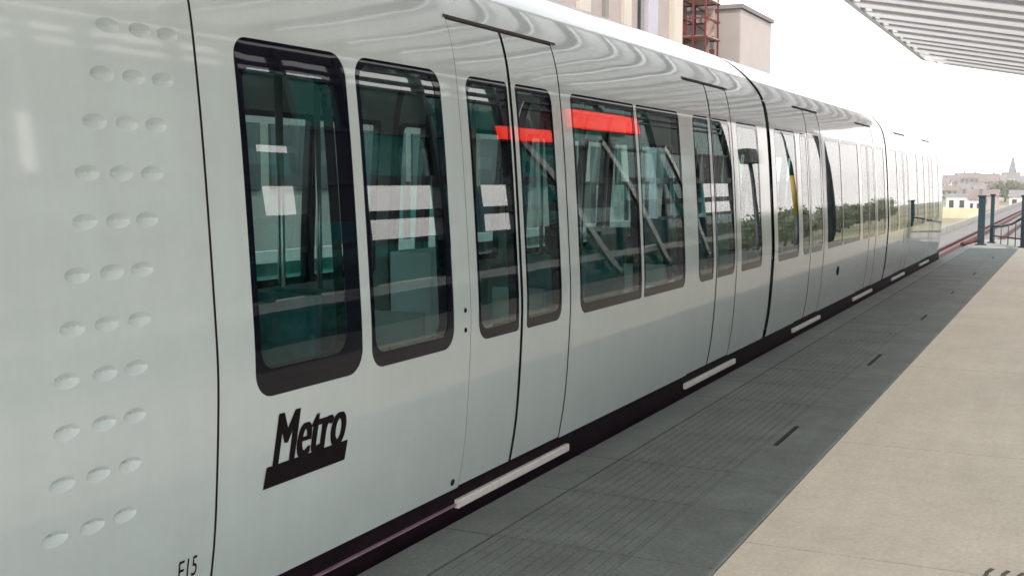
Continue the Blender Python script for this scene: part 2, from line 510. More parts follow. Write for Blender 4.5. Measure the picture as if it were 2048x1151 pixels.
class Skin:
    """patches in (y, s) space, wrapped on the train's cross section, with exact normals; verts are welded"""
    def __init__(s, side=1):
        s.side = side
        s.v, s.f, s.fn, s.key = [], [], [], {}
    def vert(s, p):
        k = (round(p.x, 4), round(p.y, 4), round(p.z, 4))
        if k not in s.key:
            s.key[k] = len(s.v)
            s.v.append(p)
        return s.key[k]
    def face(s, pts, ns, side=None):
        if (side or s.side) < 0:
            pts = [Vector((2 * XC - p.x, p.y, p.z)) for p in pts][::-1]
            ns = [Vector((-n.x, n.y, n.z)) for n in ns][::-1]
        ids = [s.vert(p) for p in pts]
        if len(set(ids)) < len(ids): return
        s.f.append(ids); s.fn.append(ns)
    def patch(s, outer, holes=(), off=0.0, dimples=(), step=0.16, both=False):
        pts, edges = [], []
        def loop(L):
            b = len(pts)
            pts.extend(L)
            n = len(L)
            edges.extend((b + i, b + (i + 1) % n) for i in range(n))
        loop(outer)
        for h in holes: loop(h)
        DR = (0.047, 0.023)
        for (dy, ds) in dimples:
            for rr in (1.0, 0.97, 0.88, 0.76, 0.62, 0.46, 0.25):
                for k in range(28):
                    a = 2 * math.pi * k / 28
                    pts.append((dy + DR[0] * rr * math.cos(a), ds + DR[1] * rr * math.sin(a)))
            pts.append((dy, ds))
        y0, y1 = min(p[0] for p in outer), max(p[0] for p in outer)
        s0, s1 = min(p[1] for p in outer), max(p[1] for p in outer)
        ny = max(1, int((y1 - y0) / step))
        sv = [q for q in S[::3] if s0 < q < s1]
        for i in range(1, ny):
            y = y0 + (y1 - y0) * i / ny
            for q in sv:
                p = (y, q)
                if not inside(p, outer) or near(p, outer, 0.012): continue
                if any(inside(p, h) or near(p, h, 0.012) for h in holes): continue
                if any(((y - d[0]) / DR[0]) ** 2 + ((q - d[1]) / DR[1]) ** 2 < 1.3 for d in dimples): continue
                pts.append(p)
        r = delaunay_2d_cdt([Vector(p) for p in pts], edges, [], 1, 1e-6)
        V, F = r[0], r[2]
        P3, N3 = [], []
        for p in V:
            y, q = p
            x, z, n = prof(q)
            hgt, gy, gs = off, 0.0, 0.0
            for d in dimples:
                ry, rs = (y - d[0]) / DR[0], (q - d[1]) / DR[1]
                if ry * ry + rs * rs < 0.999:
                    e = 0.01
                    hgt -= scoop(ry, rs)
                    gy += -(scoop(ry + e, rs) - scoop(ry - e, rs)) / (2 * e) / DR[0]
                    gs += -(scoop(ry, rs + e) - scoop(ry, rs - e)) / (2 * e) / DR[1]
            tang = Vector((-n[1], 0, n[0]))
            nn = (Vector((n[0], 0, n[1])) - Vector((0, gy, 0)) - tang * gs).normalized()
            P3.append(Vector((x + n[0] * hgt, y, z + n[1] * hgt)))
            N3.append(nn)
        for f in F:
            c = sum((V[i] for i in f), Vector((0, 0))) / len(f)
            if not inside(c, outer) or any(inside(c, h) for h in holes): continue
            a, b, c3 = (P3[i] for i in f[:3])
            if (b - a).cross(c3 - a).dot(N3[f[0]]) < 0: f = list(f)[::-1]
            for sd in ((1, -1) if both else (s.side,)):
                s.face([P3[i] for i in f], [N3[i] for i in f], sd)
    def wall(s, L, o0, o1):
        """a reveal running along a loop from offset o0 to o1"""
        for p, q in zip(L, L[1:] + L[:1]):
            quad = []
            for (y, t), o in ((p, o0), (q, o0), (q, o1), (p, o1)):
                x, z, n = prof(t)
                quad.append(Vector((x + n[0] * o, y, z + n[1] * o)))
            nn = (quad[1] - quad[0]).cross(quad[3] - quad[0])
            if nn.length < 1e-12: continue
            s.face(quad, [nn.normalized()] * 4)
    def build(s, name, m, parent=None, **kw):
        me = bpy.data.meshes.new(name)
        me.from_pydata([tuple(p) for p in s.v], [], s.f)
        me.materials.append(m)
        for p in me.polygons: p.use_smooth = True
        me.set_sharp_from_angle(angle=R(38))
        me.normals_split_custom_set([tuple(n) for ns in s.fn for n in ns])
        return link(name, me, parent, **kw)

def rect(y0, y1, s0, s1):
    return rrect(y0, y1, s0, s1, 0.0, 1)
def box_loop(y0, y1, s0, s1, ds=0.1):
    L = []
    ny = max(1, int((y1 - y0) / 0.16))
    sv = [s0] + [q for q in S[::2] if s0 + 1e-4 < q < s1 - 1e-4]
    sr = [s1] + sv[:0:-1]
    L += [(y0 + (y1 - y0) * i / ny, s0) for i in range(ny)]
    L += [(y1, q) for q in sv]
    L += [(y1 - (y1 - y0) * i / ny, s1) for i in range(ny)]
    L += [(y0, q) for q in sr]
    return L

train = thing("metro_train", "long pale grey driverless metro train of three cars standing at the platform", "train", (0, 0, 0))

Z0, Z1 = 0.812, 2.035
s0w, s1w = s_of(Z0), s_of(Z1)
sDT = s_of(2.285)                             # head of the doors

def add_window(y0, y1, rad, border, zlo=Z0, zhi=Z1, name="window", parent=None, side=1):
    a, b = s_of(zlo), s_of(zhi)
    outer = rrect(y0, y1, a, b, rad)
    bl, br, bb, bt = border
    ri = [max(0.012, q - 0.02) for q in (rad if isinstance(rad, (tuple, list)) else (rad,) * 4)]
    inner = rrect(y0 + bl, y1 - br, a + bb, b - bt, ri)
    k = Skin(side)
    k.patch(outer, [inner], -0.002, step=0.3)
    k.wall(outer, -0.002, -0.05)
    k.wall(inner, -0.0045, -0.05)
    fr = k.build(name, M['frit'], parent if parent is not None else train)
    g = Skin(side)
    g.patch(inner, [], -0.004, step=0.12)
    g.build("pane", M['glass'], fr)
    return outer

B = (0.03, 0.03, 0.055, 0.04)
def car(y0, y1, wins, doors, dimples=()):
    """wins: (y0, y1, radii, border); doors: (y0, yc, y1, window gaps)"""
    holes = []
    for wv in wins:
        holes.append(add_window(*wv))
        add_window(*wv, side=-1)
    k = Skin()
    edges = [y0] + [e for d in doors for e in (d[0], d[2])] + [y1]
    for i in range(0, len(edges), 2):
        a, b = edges[i], edges[i + 1]
        hs_ = [h for h, wv in zip(holes, wins) if a - 0.01 < wv[0] and wv[1] < b + 0.01]
        k.patch(box_loop(a, b, SB, SMAX), hs_, 0.0, [d for d in dimples if a < d[0] < b], both=True)
    for d in doors:
        k.patch(box_loop(d[0], d[2], sDT + 0.022, SMAX), both=True)
    body = k.build("car_body", M['paint'], train)
    # dark inner core strips seen through door gaps
    for (a, c, b, w0, w1, w2, w3) in doors:
        for side in (1, -1):
            for (p, q, wa, wb, rad) in ((a + 0.009, c - 0.014, w0, w1, (0.09, 0.025, 0.025, 0.07)), (c + 0.014, b - 0.007, w2, w3, (0.025, 0.07, 0.07, 0.025))):
                lk = Skin(side)
                hole = rrect(wa, wb, s0w, s1w, rad)
                lk.patch(box_loop(p, q, SB + 0.006, sDT - 0.004), [hole], -0.003)
                leaf = lk.build("door_leaf", M['paint'], train)
                add_window(wa, wb, rad, (0.02, 0.02, 0.05, 0.035), name="door_window", parent=leaf, side=side)
            for yy, hw in ((a + 0.02, 0.045), (c, 0.045), (b + 0.02, 0.045)):
                g = Skin(side)
                g.patch(box_loop(yy - hw, yy + hw, SB, sDT + 0.01), [], -0.012)
                g.build("door_seal", M['rubber'], train)
            rl = Skin(side)
            rl.patch(box_loop(a - 0.015, b + 0.065, sDT - 0.004, sDT + 0.022), [], -0.006)
            rl.patch(box_loop(a - 0.015, b + 0.065, sDT + 0.003, sDT + 0.017), [], 0.004)
            rl.build("door_rail", M['gapbrown'], train)
    return body

WR = 0.085
# dimple grid: eleven rows of three, leaning with the nose
DZ = [2.0, 1.858, 1.72, 1.574, 1.437, 1.29, 1.144, 1.004, 0.862, 0.718, 0.57]
DY = [(2.521, 2.650, 2.765), (2.481, 2.603, 2.724), (2.436, 2.561, 2.680), (2.392, 2.521, 2.646), (2.369, 2.494, 2.610), (2.327, 2.456, 2.575),
      (2.296, 2.423, 2.551), (2.263, 2.402, 2.524), (2.256, 2.392, 2.512), (2.240, 2.370, 2.492), (2.215, 2.350, 2.475)]
dim = [(y, s_of(z)) for z, ys in zip(DZ, DY) for y in ys]

car(2.885, 10.32,
    [(3.068, 3.716, (0.09, 0.09, 0.09, 0.07), (0.035, 0.10, 0.095, 0.10)), (3.782, 4.447, WR, (0.03, 0.05, 0.06, 0.03)),
     (5.890, 6.895, (0.09, 0.02, 0.02, 0.05), B), (6.942, 7.797, (0.02, 0.06, 0.05, 0.02), B),
     (9.30, 9.98, (0.03, 0.06, 0.06, 0.03), B)],
    [(4.603, 5.150, 5.762, 4.688, 5.115, 5.207, 5.640), (8.062, 8.590, 9.165, 8.125, 8.505, 8.615, 9.105)])
car(10.44, 17.28,
    [(10.58, 11.46, 0.06, B), (12.90, 13.80, 0.05, B), (13.84, 14.98, 0.05, B), (16.40, 17.08, 0.06, B)],
    [(11.60, 12.03, 12.72, 11.66, 11.97, 12.08, 12.64), (15.12, 15.70, 16.26, 15.20, 15.65, 15.75, 16.18)])
car(17.40, 24.3,
    [(17.55, 18.35, 0.06, B), (19.80, 20.75, 0.05, B), (20.8, 21.7, 0.05, B), (23.20, 23.95, 0.06, B)],
    [(18.5, 19.08, 19.64, 18.58, 19.02, 19.13, 19.56), (21.9, 22.48, 23.04, 21.98, 22.42, 22.53, 22.96)])

# end modules: straight length, then the rounded nose
def end_module(ya, yb, tip, dimples=()):
    k = Skin()
    k.patch(box_loop(min(ya, yb), max(ya, yb), SB, SMAX), [], 0.0, dimples, both=True)
    nose = k
    N = 18
    ss = [SB + (SMAX - SB) * i / 40 for i in range(41)]
    def pt(j, i):
        t = j / N
        a = t * math.pi / 2
        x, z, n = prof(ss[i])
        sc = 0.02 + 0.98 * max(0.0, math.cos(a)) ** 0.55
        scz = 0.25 + 0.75 * max(0.0, math.cos(a)) ** 0.6
        return Vector((XC + (x - XC) * sc, yb + (tip - yb) * math.sin(a), 0.7 + (z - 0.7) * scz))
    grid = [[pt(j, i) for i in range(41)] for j in range(N + 1)]
    nrm = [[None] * 41 for _ in range(N + 1)]
    for j in range(N + 1):
        for i in range(41):
            du = grid[j][min(i + 1, 40)] - grid[j][max(i - 1, 0)]
            dv = grid[min(j + 1, N)][i] - grid[max(j - 1, 0)][i]
            n = du.cross(dv)
            n = n.normalized() if n.length > 1e-9 else Vector((0, 1, 0))
            if n.dot(grid[j][i] - Vector((XC, yb, 1.0))) < 0: n = -n
            if j == 0:
                pn = prof(ss[i])[2]; n = Vector((pn[0], 0, pn[1]))
            nrm[j][i] = n
    for j in range(N):
        for i in range(40):
            ix = [(j, i), (j, i + 1), (j + 1, i + 1), (j + 1, i)]
            a_, b_, c_ = (grid[q[0]][q[1]] for q in ix[:3])
            if (b_ - a_).cross(c_ - a_).dot(nrm[j][i]) < 0: ix = ix[::-1]
            for sd in (1, -1):
                nose.face([grid[q[0]][q[1]] for q in ix], [nrm[q[0]][q[1]] for q in ix], sd)
    o = nose.build("end_body", M['paint'], train)
    # dark windscreen hugging the nose
    k = Skin()
    for j in range(9, N):
        for i in range(14, 33):
            quad = [pt(jj, ii) + Vector((0.004, (0.006 if tip > yb else -0.006), 0.001)) for (jj, ii) in ((j, i), (j, i + 1), (j + 1, i + 1), (j + 1, i))]
            nn = (quad[1] - quad[0]).cross(quad[3] - quad[0])
            if nn.length < 1e-12: continue
            for sd in (1, -1):
                k.face(quad, [nn.normalized()] * 4, sd)
    k.build("windscreen", M['frit'], o)
end_module(2.874, 1.85, 0.55, dim)
end_module(24.31, 24.5, 25.7)

# gangway gaskets and the thin seam behind the nose
for a, b, off, nm, mt in ((10.30, 10.46, -0.022, "gangway_gasket", 'rubber'), (17.26, 17.42, -0.022, "gangway_gasket", 'rubber'), (2.862, 2.90, -0.010, "body_seam", 'gapbrown'), (24.29, 24.33, -0.010, "body_seam", 'gapbrown')):
    k = Skin()
    k.patch(box_loop(a, b, SB, SMAX), [], off, step=0.05, both=True)
    k.build(nm, M[mt], train)

# skirt, lower trim and door sills
for sx in (1, -1):
    mb = MB()
    a, b = (-2.64, -2.585) if sx > 0 else (2 * XC + 2.585, 2 * XC + 2.64)
    mb.box(a, b, 0.9, 25.2, -0.42, 0.14, M['skirt'])
    mb.build("skirt", train)
mb = MB()
mb.box(-2.59, -2.568, 0.9, 4.62, 0.038, 0.045, M['trim'])
mb.build("sill_trim", train)
for a, b in ((4.63, 5.94), (8.11, 9.48), (11.66, 13.02), (15.12, 16.60), (18.50, 19.9), (21.9, 23.3)):
    mb = MB()
    mb.box(-2.62, -2.562, a, b, 0.020, 0.062, M['sill'])
    mb.build("door_sill", train, bevel=0.006)

# small fittings on the side
def stud(y, z, r, name="side_fitting", m='iron', d=0.006):
    x, zz, n = prof(s_of(z))
    mb = MB()
    c = Vector((x, y, zz)); nv = Vector((n[0], 0, n[1]))
    mb.tube([c - nv * 0.004, c + nv * d * 0.6, c + nv * d], [r, r, r * 0.6], M[m], 12)
    mb.build(name, train)
stud(4.55, 0.97, 0.011); stud(4.552, 0.88, 0.011); stud(4.538, 0.172, 0.016)
stud(13.62, 0.52, 0.055, "key_panel", 'skirt', 0.012)

# lettering on the side (follows the side's own lean)
def side_text(body, y0, y1, z0, z1, shear, name, thick=0.0, parent=None, bold=0.0):
    cu = bpy.data.curves.new(name, 'FONT')
    cu.body = body
    cu.shear = shear
    cu.offset = thick
    cu.extrude = 0.0
    t = bpy.data.objects.new("tmp_text", cu)
    COL.objects.link(t)
    dg = bpy.context.evaluated_depsgraph_get()
    me = bpy.data.meshes.new_from_object(t.evaluated_get(dg))
    bpy.data.objects.remove(t)
    xs = [v.co.x for v in me.vertices]; ys = [v.co.y for v in me.vertices]
    fs = [tuple(p.vertices) for p in me.polygons]
    V, F = [], []
    shifts = (0.0,) if not bold else (-bold, -bold / 2, 0.0, bold / 2, bold)
    for n_, sh in enumerate(shifts):
        base = len(V)
        for v in me.vertices:
            y = y0 + bold + (v.co.x - min(xs)) / (max(xs) - min(xs)) * (y1 - y0 - 2 * bold) + sh
            q = s_of(z0) + (v.co.y - min(ys)) / (max(ys) - min(ys)) * (s_of(z1) - s_of(z0))
            x, z, n = prof(q)
            d = 0.0022 + 0.0003 * n_
            V.append((x + n[0] * d, y, z + n[1] * d))
        F += [tuple(i + base for i in f) for f in fs]
    me = bpy.data.meshes.new(name)
    me.from_pydata(V, [], F)
    me.materials.clear()
    me.materials.append(M['black'])
    me.update()
    return link(name, me, parent or train)
logo = side_text("Metro", 3.165, 3.612, 0.556, 0.742, 0.26, "lettering", 0.0, bold=0.0075)
k = Skin()
k.patch([(3.118, s_of(0.487)), (3.30, s_of(0.487)), (3.46, s_of(0.487)), (3.612, s_of(0.487)), (3.628, s_of(0.563)), (3.47, s_of(0.563)), (3.30, s_of(0.563)), (3.134, s_of(0.563))], [], 0.0022)
k.build("logo_bar", M['black'], train)
side_text("E15", 2.715, 2.800, 0.285, 0.352, 0.0, "car_number", 0.0)

# interior
mb = MB()
mb.box(-4.95, -2.65, 1.2, 25.0, 0.02, 0.08, M['indark'])
mb.build("floor_panel", train)
mb = MB()
mb.box(-4.75, -2.85, 2.0, 24.4, 2.30, 2.34, M['inwhite'])
mb.box(-4.4, -4.15, 2.0, 24.4, 2.265, 2.30, M['inwhite'])
mb.box(-3.45, -3.2, 2.0, 24.4, 2.265, 2.30, M['inwhite'])
mb.build("ceiling_panel", train)
def seat_mesh():
    mb = MB()
    mb.box(-0.22, 0.22, -0.22, 0.22, 0.40, 0.47, M['seat'])
    mb.hexa([(-0.22, 0.17, 0.47), (0.22, 0.17, 0.47), (0.22, 0.25, 0.47), (-0.22, 0.25, 0.47), (-0.20, 0.26, 1.02), (0.20, 0.26, 1.02), (0.20, 0.33, 1.02), (-0.20, 0.33, 1.02)], M['seat'])
    mb.box(-0.05, 0.05, -0.05, 0.05, 0.0, 0.40, M['dkgrey'])
    return mb
proto = None
for (ya, sgn) in ((3.45, 1), (4.25, -1), (6.2, 1), (7.4, -1), (9.75, 1), (11.0, -1), (13.2, 1), (14.5, -1), (16.8, 1), (18.0, -1), (20.2, 1), (21.4, -1), (23.5, 1)):
    for xx in (-2.90, -4.70, -4.24):
        if xx < -4 and 5.0 < ya < 10.5: continue
        if proto is None:
            proto = seat_mesh().build("seat", train, bevel=0.02); o = proto
        else:
            o = proto.copy(); COL.objects.link(o)
        o.location = (xx, ya, 0.08)
        o.rotation_euler = (0, 0, 0 if sgn > 0 else math.pi)
pp = None
for yy in (4.35, 5.9, 7.95, 9.2, 11.55, 12.8, 15.0, 16.35, 18.45, 19.75):
    for xx in (-3.35, -4.25):
        if pp is None:
            mb = MB(); mb.tube([(0, 0, 0), (0, 0, 2.2)], 0.018, M['steel'], 10)
            pp = mb.build("grab_pole", train); o = pp
        else:
            o = pp.copy(); COL.objects.link(o)
        o.location = (xx, yy, 0.08)
# partition screens beside the doors
for yy in (3.02, 4.5, 5.83, 7.93, 10.2, 17.2):
    mb = MB()
    mb.box(-3.0, -2.68, yy, yy + 0.03, 0.08, 0.95, M['inwhite'])
    mb.build("partition", train)
for xa, xb, ya, yb, zt in ((-3.2, -2.98, 3.72, 4.32, 0.98), (-2.92, -2.70, 4.62, 4.98, 1.22)):  # pale boxes added to brighten the low part of the windows
    mb = MB()
    mb.box(xa, xb, ya, yb, 0.08, 0.66, M['palepanel'])
    mb.box(xa, xb, ya, yb, 0.72, zt, M['palepanel'])
    mb.box(xa - 0.02, xb + 0.03, ya - 0.03, yb + 0.04, 0.66, 0.72, M['white'])
    mb.box(xb, xb + 0.012, ya + 0.12, ya + 0.2, 0.2, 0.55, M['yellow'])
    mb.build("added_pale_box", train)
# folding shelf and console behind the front window
mb = MB()
mb.box(-4.6, -2.75, 2.35, 2.9, 0.08, 0.95, M['indark'])
mb.box(-4.6, -2.72, 2.35, 3.0, 0.95, 1.0, M['inwhite'])
mb.build("console", train)

# ------------------------------------------------------------------ canopy over the platform edge
canopy = thing("platform_canopy", "pale slatted canopy reaching over the platform edge and the train", "canopy", (0.4, 28.2, 0))
def cz(x): return 4.2 - 0.19 * (x + 3.2)
def cb(m_, x0, x1, y0, y1, lo, hi, mt):
    m_.hexa([(x0, y0, cz(x0) + lo), (x1, y0, cz(x1) + lo), (x1, y1, cz(x1) + lo), (x0, y1, cz(x0) + lo), (x0, y0, cz(x0) + hi), (x1, y0, cz(x1) + hi), (x1, y1, cz(x1) + hi), (x0, y1, cz(x0) + hi)], mt)
CX0, CX1, CY0, CY1 = -3.22, 0.455, -6.0, 27.0
def canopy_part(m_, name):
    o = m_.build(name)
    o.parent = canopy
    o.matrix_parent_inverse = Matrix.Translation((-0.4, -28.2, 0))
    return o
battens = [(CX0 + 0.5, CY1 - 0.2, CY1 - 0.06)]
m_ = MB()
y = CY1 - 0.16
i = 0
while y > CY0 + 1:
    wd = (0.68, 0.56, 0.74)[i % 3]
    inset = 0.11
    if CY1 - y < 0.5: inset = 0.11 + (0.5 - math.sqrt(max(0, 0.25 - (0.5 - (CY1 - y)) ** 2))) * 1.0
    m_.quad([(CX0 + inset, y - wd, cz(CX0 + inset)), (CX0 + inset, y, cz(CX0 + inset)), (CX1 - 0.02, y, cz(CX1)), (CX1 - 0.02, y - wd, cz(CX1))], M['slat'])
    gp = (0.29, 0.21, 0.36)[i % 3]
    battens.append((CX0 + inset, y - wd - gp - 0.04, y - wd + 0.04))
    y -= wd + gp
    i += 1
canopy_part(m_, "slats")
m_ = MB()
for x0, ya, yb in battens:
    cb(m_, x0, CX1 - 0.02, ya, yb, 0.05, 0.20, M['slatgap'])
canopy_part(m_, "battens")
m_ = MB()
path = [(CX0, CY0)] + [(CX0, CY1 - 0.5)] + [(CX0 + 0.5 - 0.5 * math.cos(R(a)), CY1 - 0.5 + 0.5 * math.sin(R(a))) for a in range(15, 91, 15)] + [(CX1, CY1)]
inn = [(CX0 + 0.1, CY0)] + [(CX0 + 0.1, CY1 - 0.5)] + [(CX0 + 0.5 - 0.4 * math.cos(R(a)), CY1 - 0.5 + 0.4 * math.sin(R(a))) for a in range(15, 91, 15)] + [(CX1, CY1 - 0.1)]
for (a, b, c, d) in zip(path, path[1:], inn[1:], inn):
    m_.hexa([(p[0], p[1], cz(p[0]) - 0.03) for p in (a, b, c, d)] + [(p[0], p[1], cz(p[0]) + 0.27) for p in (a, b, c, d)], M['fascia'])
canopy_part(m_, "edge_beam")
m_ = MB()
cb(m_, CX1, CX1 + 0.06, CY0, CY1, -0.12, 0.2, M['dkgrey'])
canopy_part(m_, "girder")
for yy in (-2.5, 28.2):
    m_ = MB()
    m_.tube([(0.4, yy, 0), (0.4, yy, cz(0.4) + 0.1)], 0.11, M['dkgrey'], 16)
    m_.box(0.2, 0.6, yy - 0.2, yy + 0.2, 0.0, 0.03, M['dkgrey'])
    if yy > 20: m_.bar((0.42, 28.2, cz(0.4) + 0.05), (0.42, 26.9, cz(0.4) + 0.05), 0.12, 0.16, M['dkgrey'])
    canopy_part(m_, "column")

# ------------------------------------------------------------------ right half of the station (met in the train's reflections)
SX = 3.0
scr = thing("reflection_screen", "long dark teal glazed screen standing along the middle of the platform", "screen", (SX, 19, 0))  # unseen screen, its panels and gaps laid out to shape the train's reflections
def spart(m_, name, **kw):
    o = m_.build(name, **kw); o.parent = scr; o.matrix_parent_inverse = Matrix.Translation((-SX, -19, 0)); return o
def dpan(ya, yb, za, zb, mt):
    m_.box(SX, SX + 0.06, ya, yb, za, zb, mt)
m_ = MB()
posts = [3.2, 4.6, 5.9, 6.9, 7.3, 8.0, 9.2, 10.05, 10.9, 12.1, 14.05, 15.15, 16.4, 18.6, 20.9, 23.6, 26.4, 29.2]
for yy in posts:
    m_.box(SX - 0.05, SX + 0.11, yy - 0.05, yy + 0.05, 0, 4.4, M['dkgrey'])
for zz, hh in ((0.0, 0.12), (0.62, 0.05), (1.36, 0.08), (1.73, 0.12), (2.22, 0.14), (3.05, 0.06), (3.84, 0.05), (4.0, 0.06), (4.22, 0.18)):
    m_.box(SX - 0.03, SX + 0.09, 3.2, 29.2, zz, zz + hh, M['dkgrey'])
spart(m_, "frame")
m_ = MB()
m_.box(SX - 0.06, SX - 0.03, 3.25, 29.2, 0.68, 0.80, M['whitemetal'])
spart(m_, "handrail_board")
for a, b in zip(posts, posts[1:]):
    rows = [(0.12, 0.62), (0.82, 1.36), (2.36, 3.05), (3.12, 3.84 if a < 16 else 4.2)]
    if a > 16 and a < 26: rows += [(1.44, 1.73), (1.85, 2.22)]
    if 10.85 < a < 12: rows += [(1.44, 1.73), (1.85, 2.22)]
    if a < 9: rows += [(1.44, 1.73)] + [(1.85, 2.22)]
    if a == 6.9: rows.remove((2.36, 3.05))
    if a == 10.05:
        rows.remove((2.36, 3.05)); rows += [(1.44, 1.73), (2.36, 2.68), (2.78, 3.05)]
    if a == 14.05: rows += [(1.44, 1.73), (1.85, 2.22)]
    if 9 < a < 10: rows += [(1.44, 1.73), (1.85, 2.22)]
    for j, (c, d) in enumerate(rows):
        m_ = MB()
        dark = (int(a * 7) + j) % 3
        m_.box(SX + 0.02, SX + 0.04, a + 0.05, b - 0.05, c, d, M['tealglass'] if dark else M['dkgrey'])
        spart(m_, "glazed_panel")
for (a, b) in ((16.6, 20.5), (20.2, 23.4), (23.8, 26.3)):
    m_ = MB()
    m_.bar((SX - 0.12, a, 3.2), (SX - 0.12, b, 0.2), 0.07, 0.16, M['steel'])
    spart(m_, "brace")

def red_sign(y0, y1, z0, z1, lb):
    t = thing("red_sign", lb, "sign", (SX - 0.2, (y0 + y1) / 2, z0), "red signs along the platform screen")
    m2 = MB()
    m2.box(-0.05, 0.05, -(y1 - y0) / 2, (y1 - y0) / 2, 0, z1 - z0, M['red'])
    m2.build("sign_face", t, bevel=0.015)
    m2 = MB()
    m2.box(0.05, 0.09, -(y1 - y0) / 2 - 0.03, (y1 - y0) / 2 + 0.03, -0.03, z1 - z0 + 0.03, M['dkgrey'])
    m2.build("sign_case", t)
red_sign(15.8, 17.7, 3.08, 3.34, "smaller lower backlit red sign on the glazed screen")
red_sign(18.7, 22.2, 3.48, 3.92, "larger higher backlit red sign on the glazed screen")

t = thing("signal_box", "small dark signal box on a post past the platform end", "signal", (3.0, 31.3, 0))
m2 = MB(); m2.box(-0.15, 0.15, -0.5, 0.5, 2.88, 3.42, M['dkgrey']); m2.build("box_case", t, bevel=0.03)
m2 = MB(); m2.tube([(0, 0, -5.5), (0, 0, 2.88)], 0.06, M['dkgrey'], 10); m2.build("post", t)
t = thing("lamp_mast", "tall dark mast with a yellow middle beside the viaduct", "mast", (3.0, 36.2, G))
m2 = MB(); m2.tube([(0, 0, 0), (0, 0, 5), (0, 0, 6.6)], [0.11, 0.09, 0.075], M['dkgrey'], 12); m2.build("lower_pole", t)
m2 = MB(); m2.tube([(0, 0, 6.6), (0, 0, 8.0)], [0.075, 0.065], M['yellow'], 12); m2.build("yellow_band", t)
m2 = MB(); m2.tube([(0, 0, 8.0), (0, 0, 9.9)], [0.065, 0.03], M['dkgrey'], 12); m2.build("mast_top", t)

# ------------------------------------------------------------------ platform end: gate posts, handrail, barrier
def gatepost(x, y, h, wd, lb):
    t = thing("gate_post", lb, "post", (x, y, -0.03), "posts at the platform end")
    m2 = MB(); m2.box(-wd / 2, wd / 2, -0.06, 0.06, 0, h, M['bluepost']); m2.build("shaft", t, bevel=0.008)
    m2 = MB(); m2.box(-wd / 2 - 0.02, wd / 2 + 0.02, -0.08, 0.08, h, h + 0.04, M['dkgrey']); m2.build("cap", t)
    m2 = MB(); m2.box(-wd / 2 - 0.05, wd / 2 + 0.05, -0.11, 0.11, 0, 0.03, M['dkgrey']); m2.build("foot_plate", t)
gatepost(-2.20, 31.0, 1.20, 0.16, "thicker left gate post of blue grey steel at platform end")
gatepost(-2.03, 32.2, 1.22, 0.09, "thin dark gate post just right of the thicker one")
gatepost(-1.20, 30.2, 1.22, 0.12, "dark gate post at the right edge of the photo")
t = thing("end_handrail", "blue grey sloping handrail between the platform end posts", "handrail", (-1.6, 31.6, 0))
m2 = MB()
m2.tube([(-0.40, 0.5, 0.40), (-0.15, 0.2, 0.42), (0.1, -0.3, 0.50), (0.42, -1.2, 0.72)], 0.03, M['bluepost'], 8)
m2.build("top_rail", t)
m2 = MB()
m2.tube([(-0.40, 0.5, 0.16), (0.42, -1.2, 0.16)], 0.02, M['rail'], 8)
m2.build("lower_rail", t)
for k_ in range(5):
    f_ = k_ / 4
    px_, py_ = -0.36 + 0.74 * f_, 0.42 - 1.52 * f_
    m2 = MB(); m2.tube([(px_, py_, -0.03), (px_, py_, 0.40 + 0.28 * f_ ** 1.6)], 0.012, M['bluepost'], 6); m2.build("baluster", t)
t = thing("end_barrier", "low rusty red barrier bar across the track side of the platform end", "barrier", (-2.5, 30.2, 0))
m2 = MB(); m2.tube([(-0.05, -0.2, 0.03), (0.25, 0.9, 0.10)], 0.05, M['rail'], 8); m2.build("bar", t)
m2 = MB(); m2.box(0.22, 0.30, 0.85, 0.95, -0.9, 0.16, M['rail']); m2.build("stand", t)

# ------------------------------------------------------------------ barrier beyond the far track side, added to brighten the view through the windows
nb = thing("added_barrier", "added barrier of white and teal panels brightening the view through the train windows", "barrier", (-6.2, 20, -0.75))
pal = ['whitemetal', 'tealpanel', 'greywall', 'tealpanel', 'bluepost', 'whitemetal', 'tealpanel', 'creamwall']
yy = 5.0; i = 0
while yy < 34:
    wd = (1.3, 0.9, 1.7, 1.1)[i % 4]
    for za, zb, j in ((0.1, 1.05, 0), (1.16, 1.62, 3), (1.72, 2.25, 5)):
        if (i + j) % 4 == 3: continue
        m_ = MB(); m_.box(0, 0.06, yy - 20 + 0.04, yy - 20 + wd - 0.04, za, zb, M[pal[(i * 3 + j) % 8]]); m_.build("panel", nb)
    m_ = MB(); m_.box(-0.04, 0.1, yy - 20 - 0.04, yy - 20 + 0.04, 0, 2.3, M['dkgrey']); m_.build("post", nb)
    yy += wd; i += 1
m_ = MB(); m_.box(0.06, 0.12, -15, 14, 1.62, 1.72, M['white']); m_.build("rail_board", nb)

# ------------------------------------------------------------------ left background: building, scaffold, clad block
bA = thing("apartment_building", "pinkish apartment building with vertical pilasters behind the train", "building", (-16, 34, G))
m2 = MB(); m2.box(-12, 2.0, -22, 8.0, 0, 19, M['pinkwall']); m2.build("wall", bA)
for yy, wd, mt in ((-12.5, 0.3, 'greywall'), (-8, 0.3, 'greywall'), (-4.2, 0.22, 'greywall'), (-1.2, 0.9, 'creamwall'), (0.9, 0.3, 'greywall'), (2.6, 0.7, 'creamwall'), (4.2, 0.35, 'window'), (5.0, 1.0, 'lavender')):
    m2 = MB(); m2.box(2.0, 2.12, yy, yy + wd, 0, 19, M[mt]); m2.build("pilaster", bA)
for yy in (-11, -6.6, -2.9, 1.6):
    for zz in (10.6, 13.6):
        m2 = MB(); m2.box(2.0, 2.05, yy, yy + 1.1, zz, zz + 1.7, M['window']); f = m2.build("window", bA)
        m2 = MB(); m2.box(2.0, 2.14, yy - 0.1, yy + 1.2, zz - 0.12, zz, M['creamwall']); m2.build("sill", f)
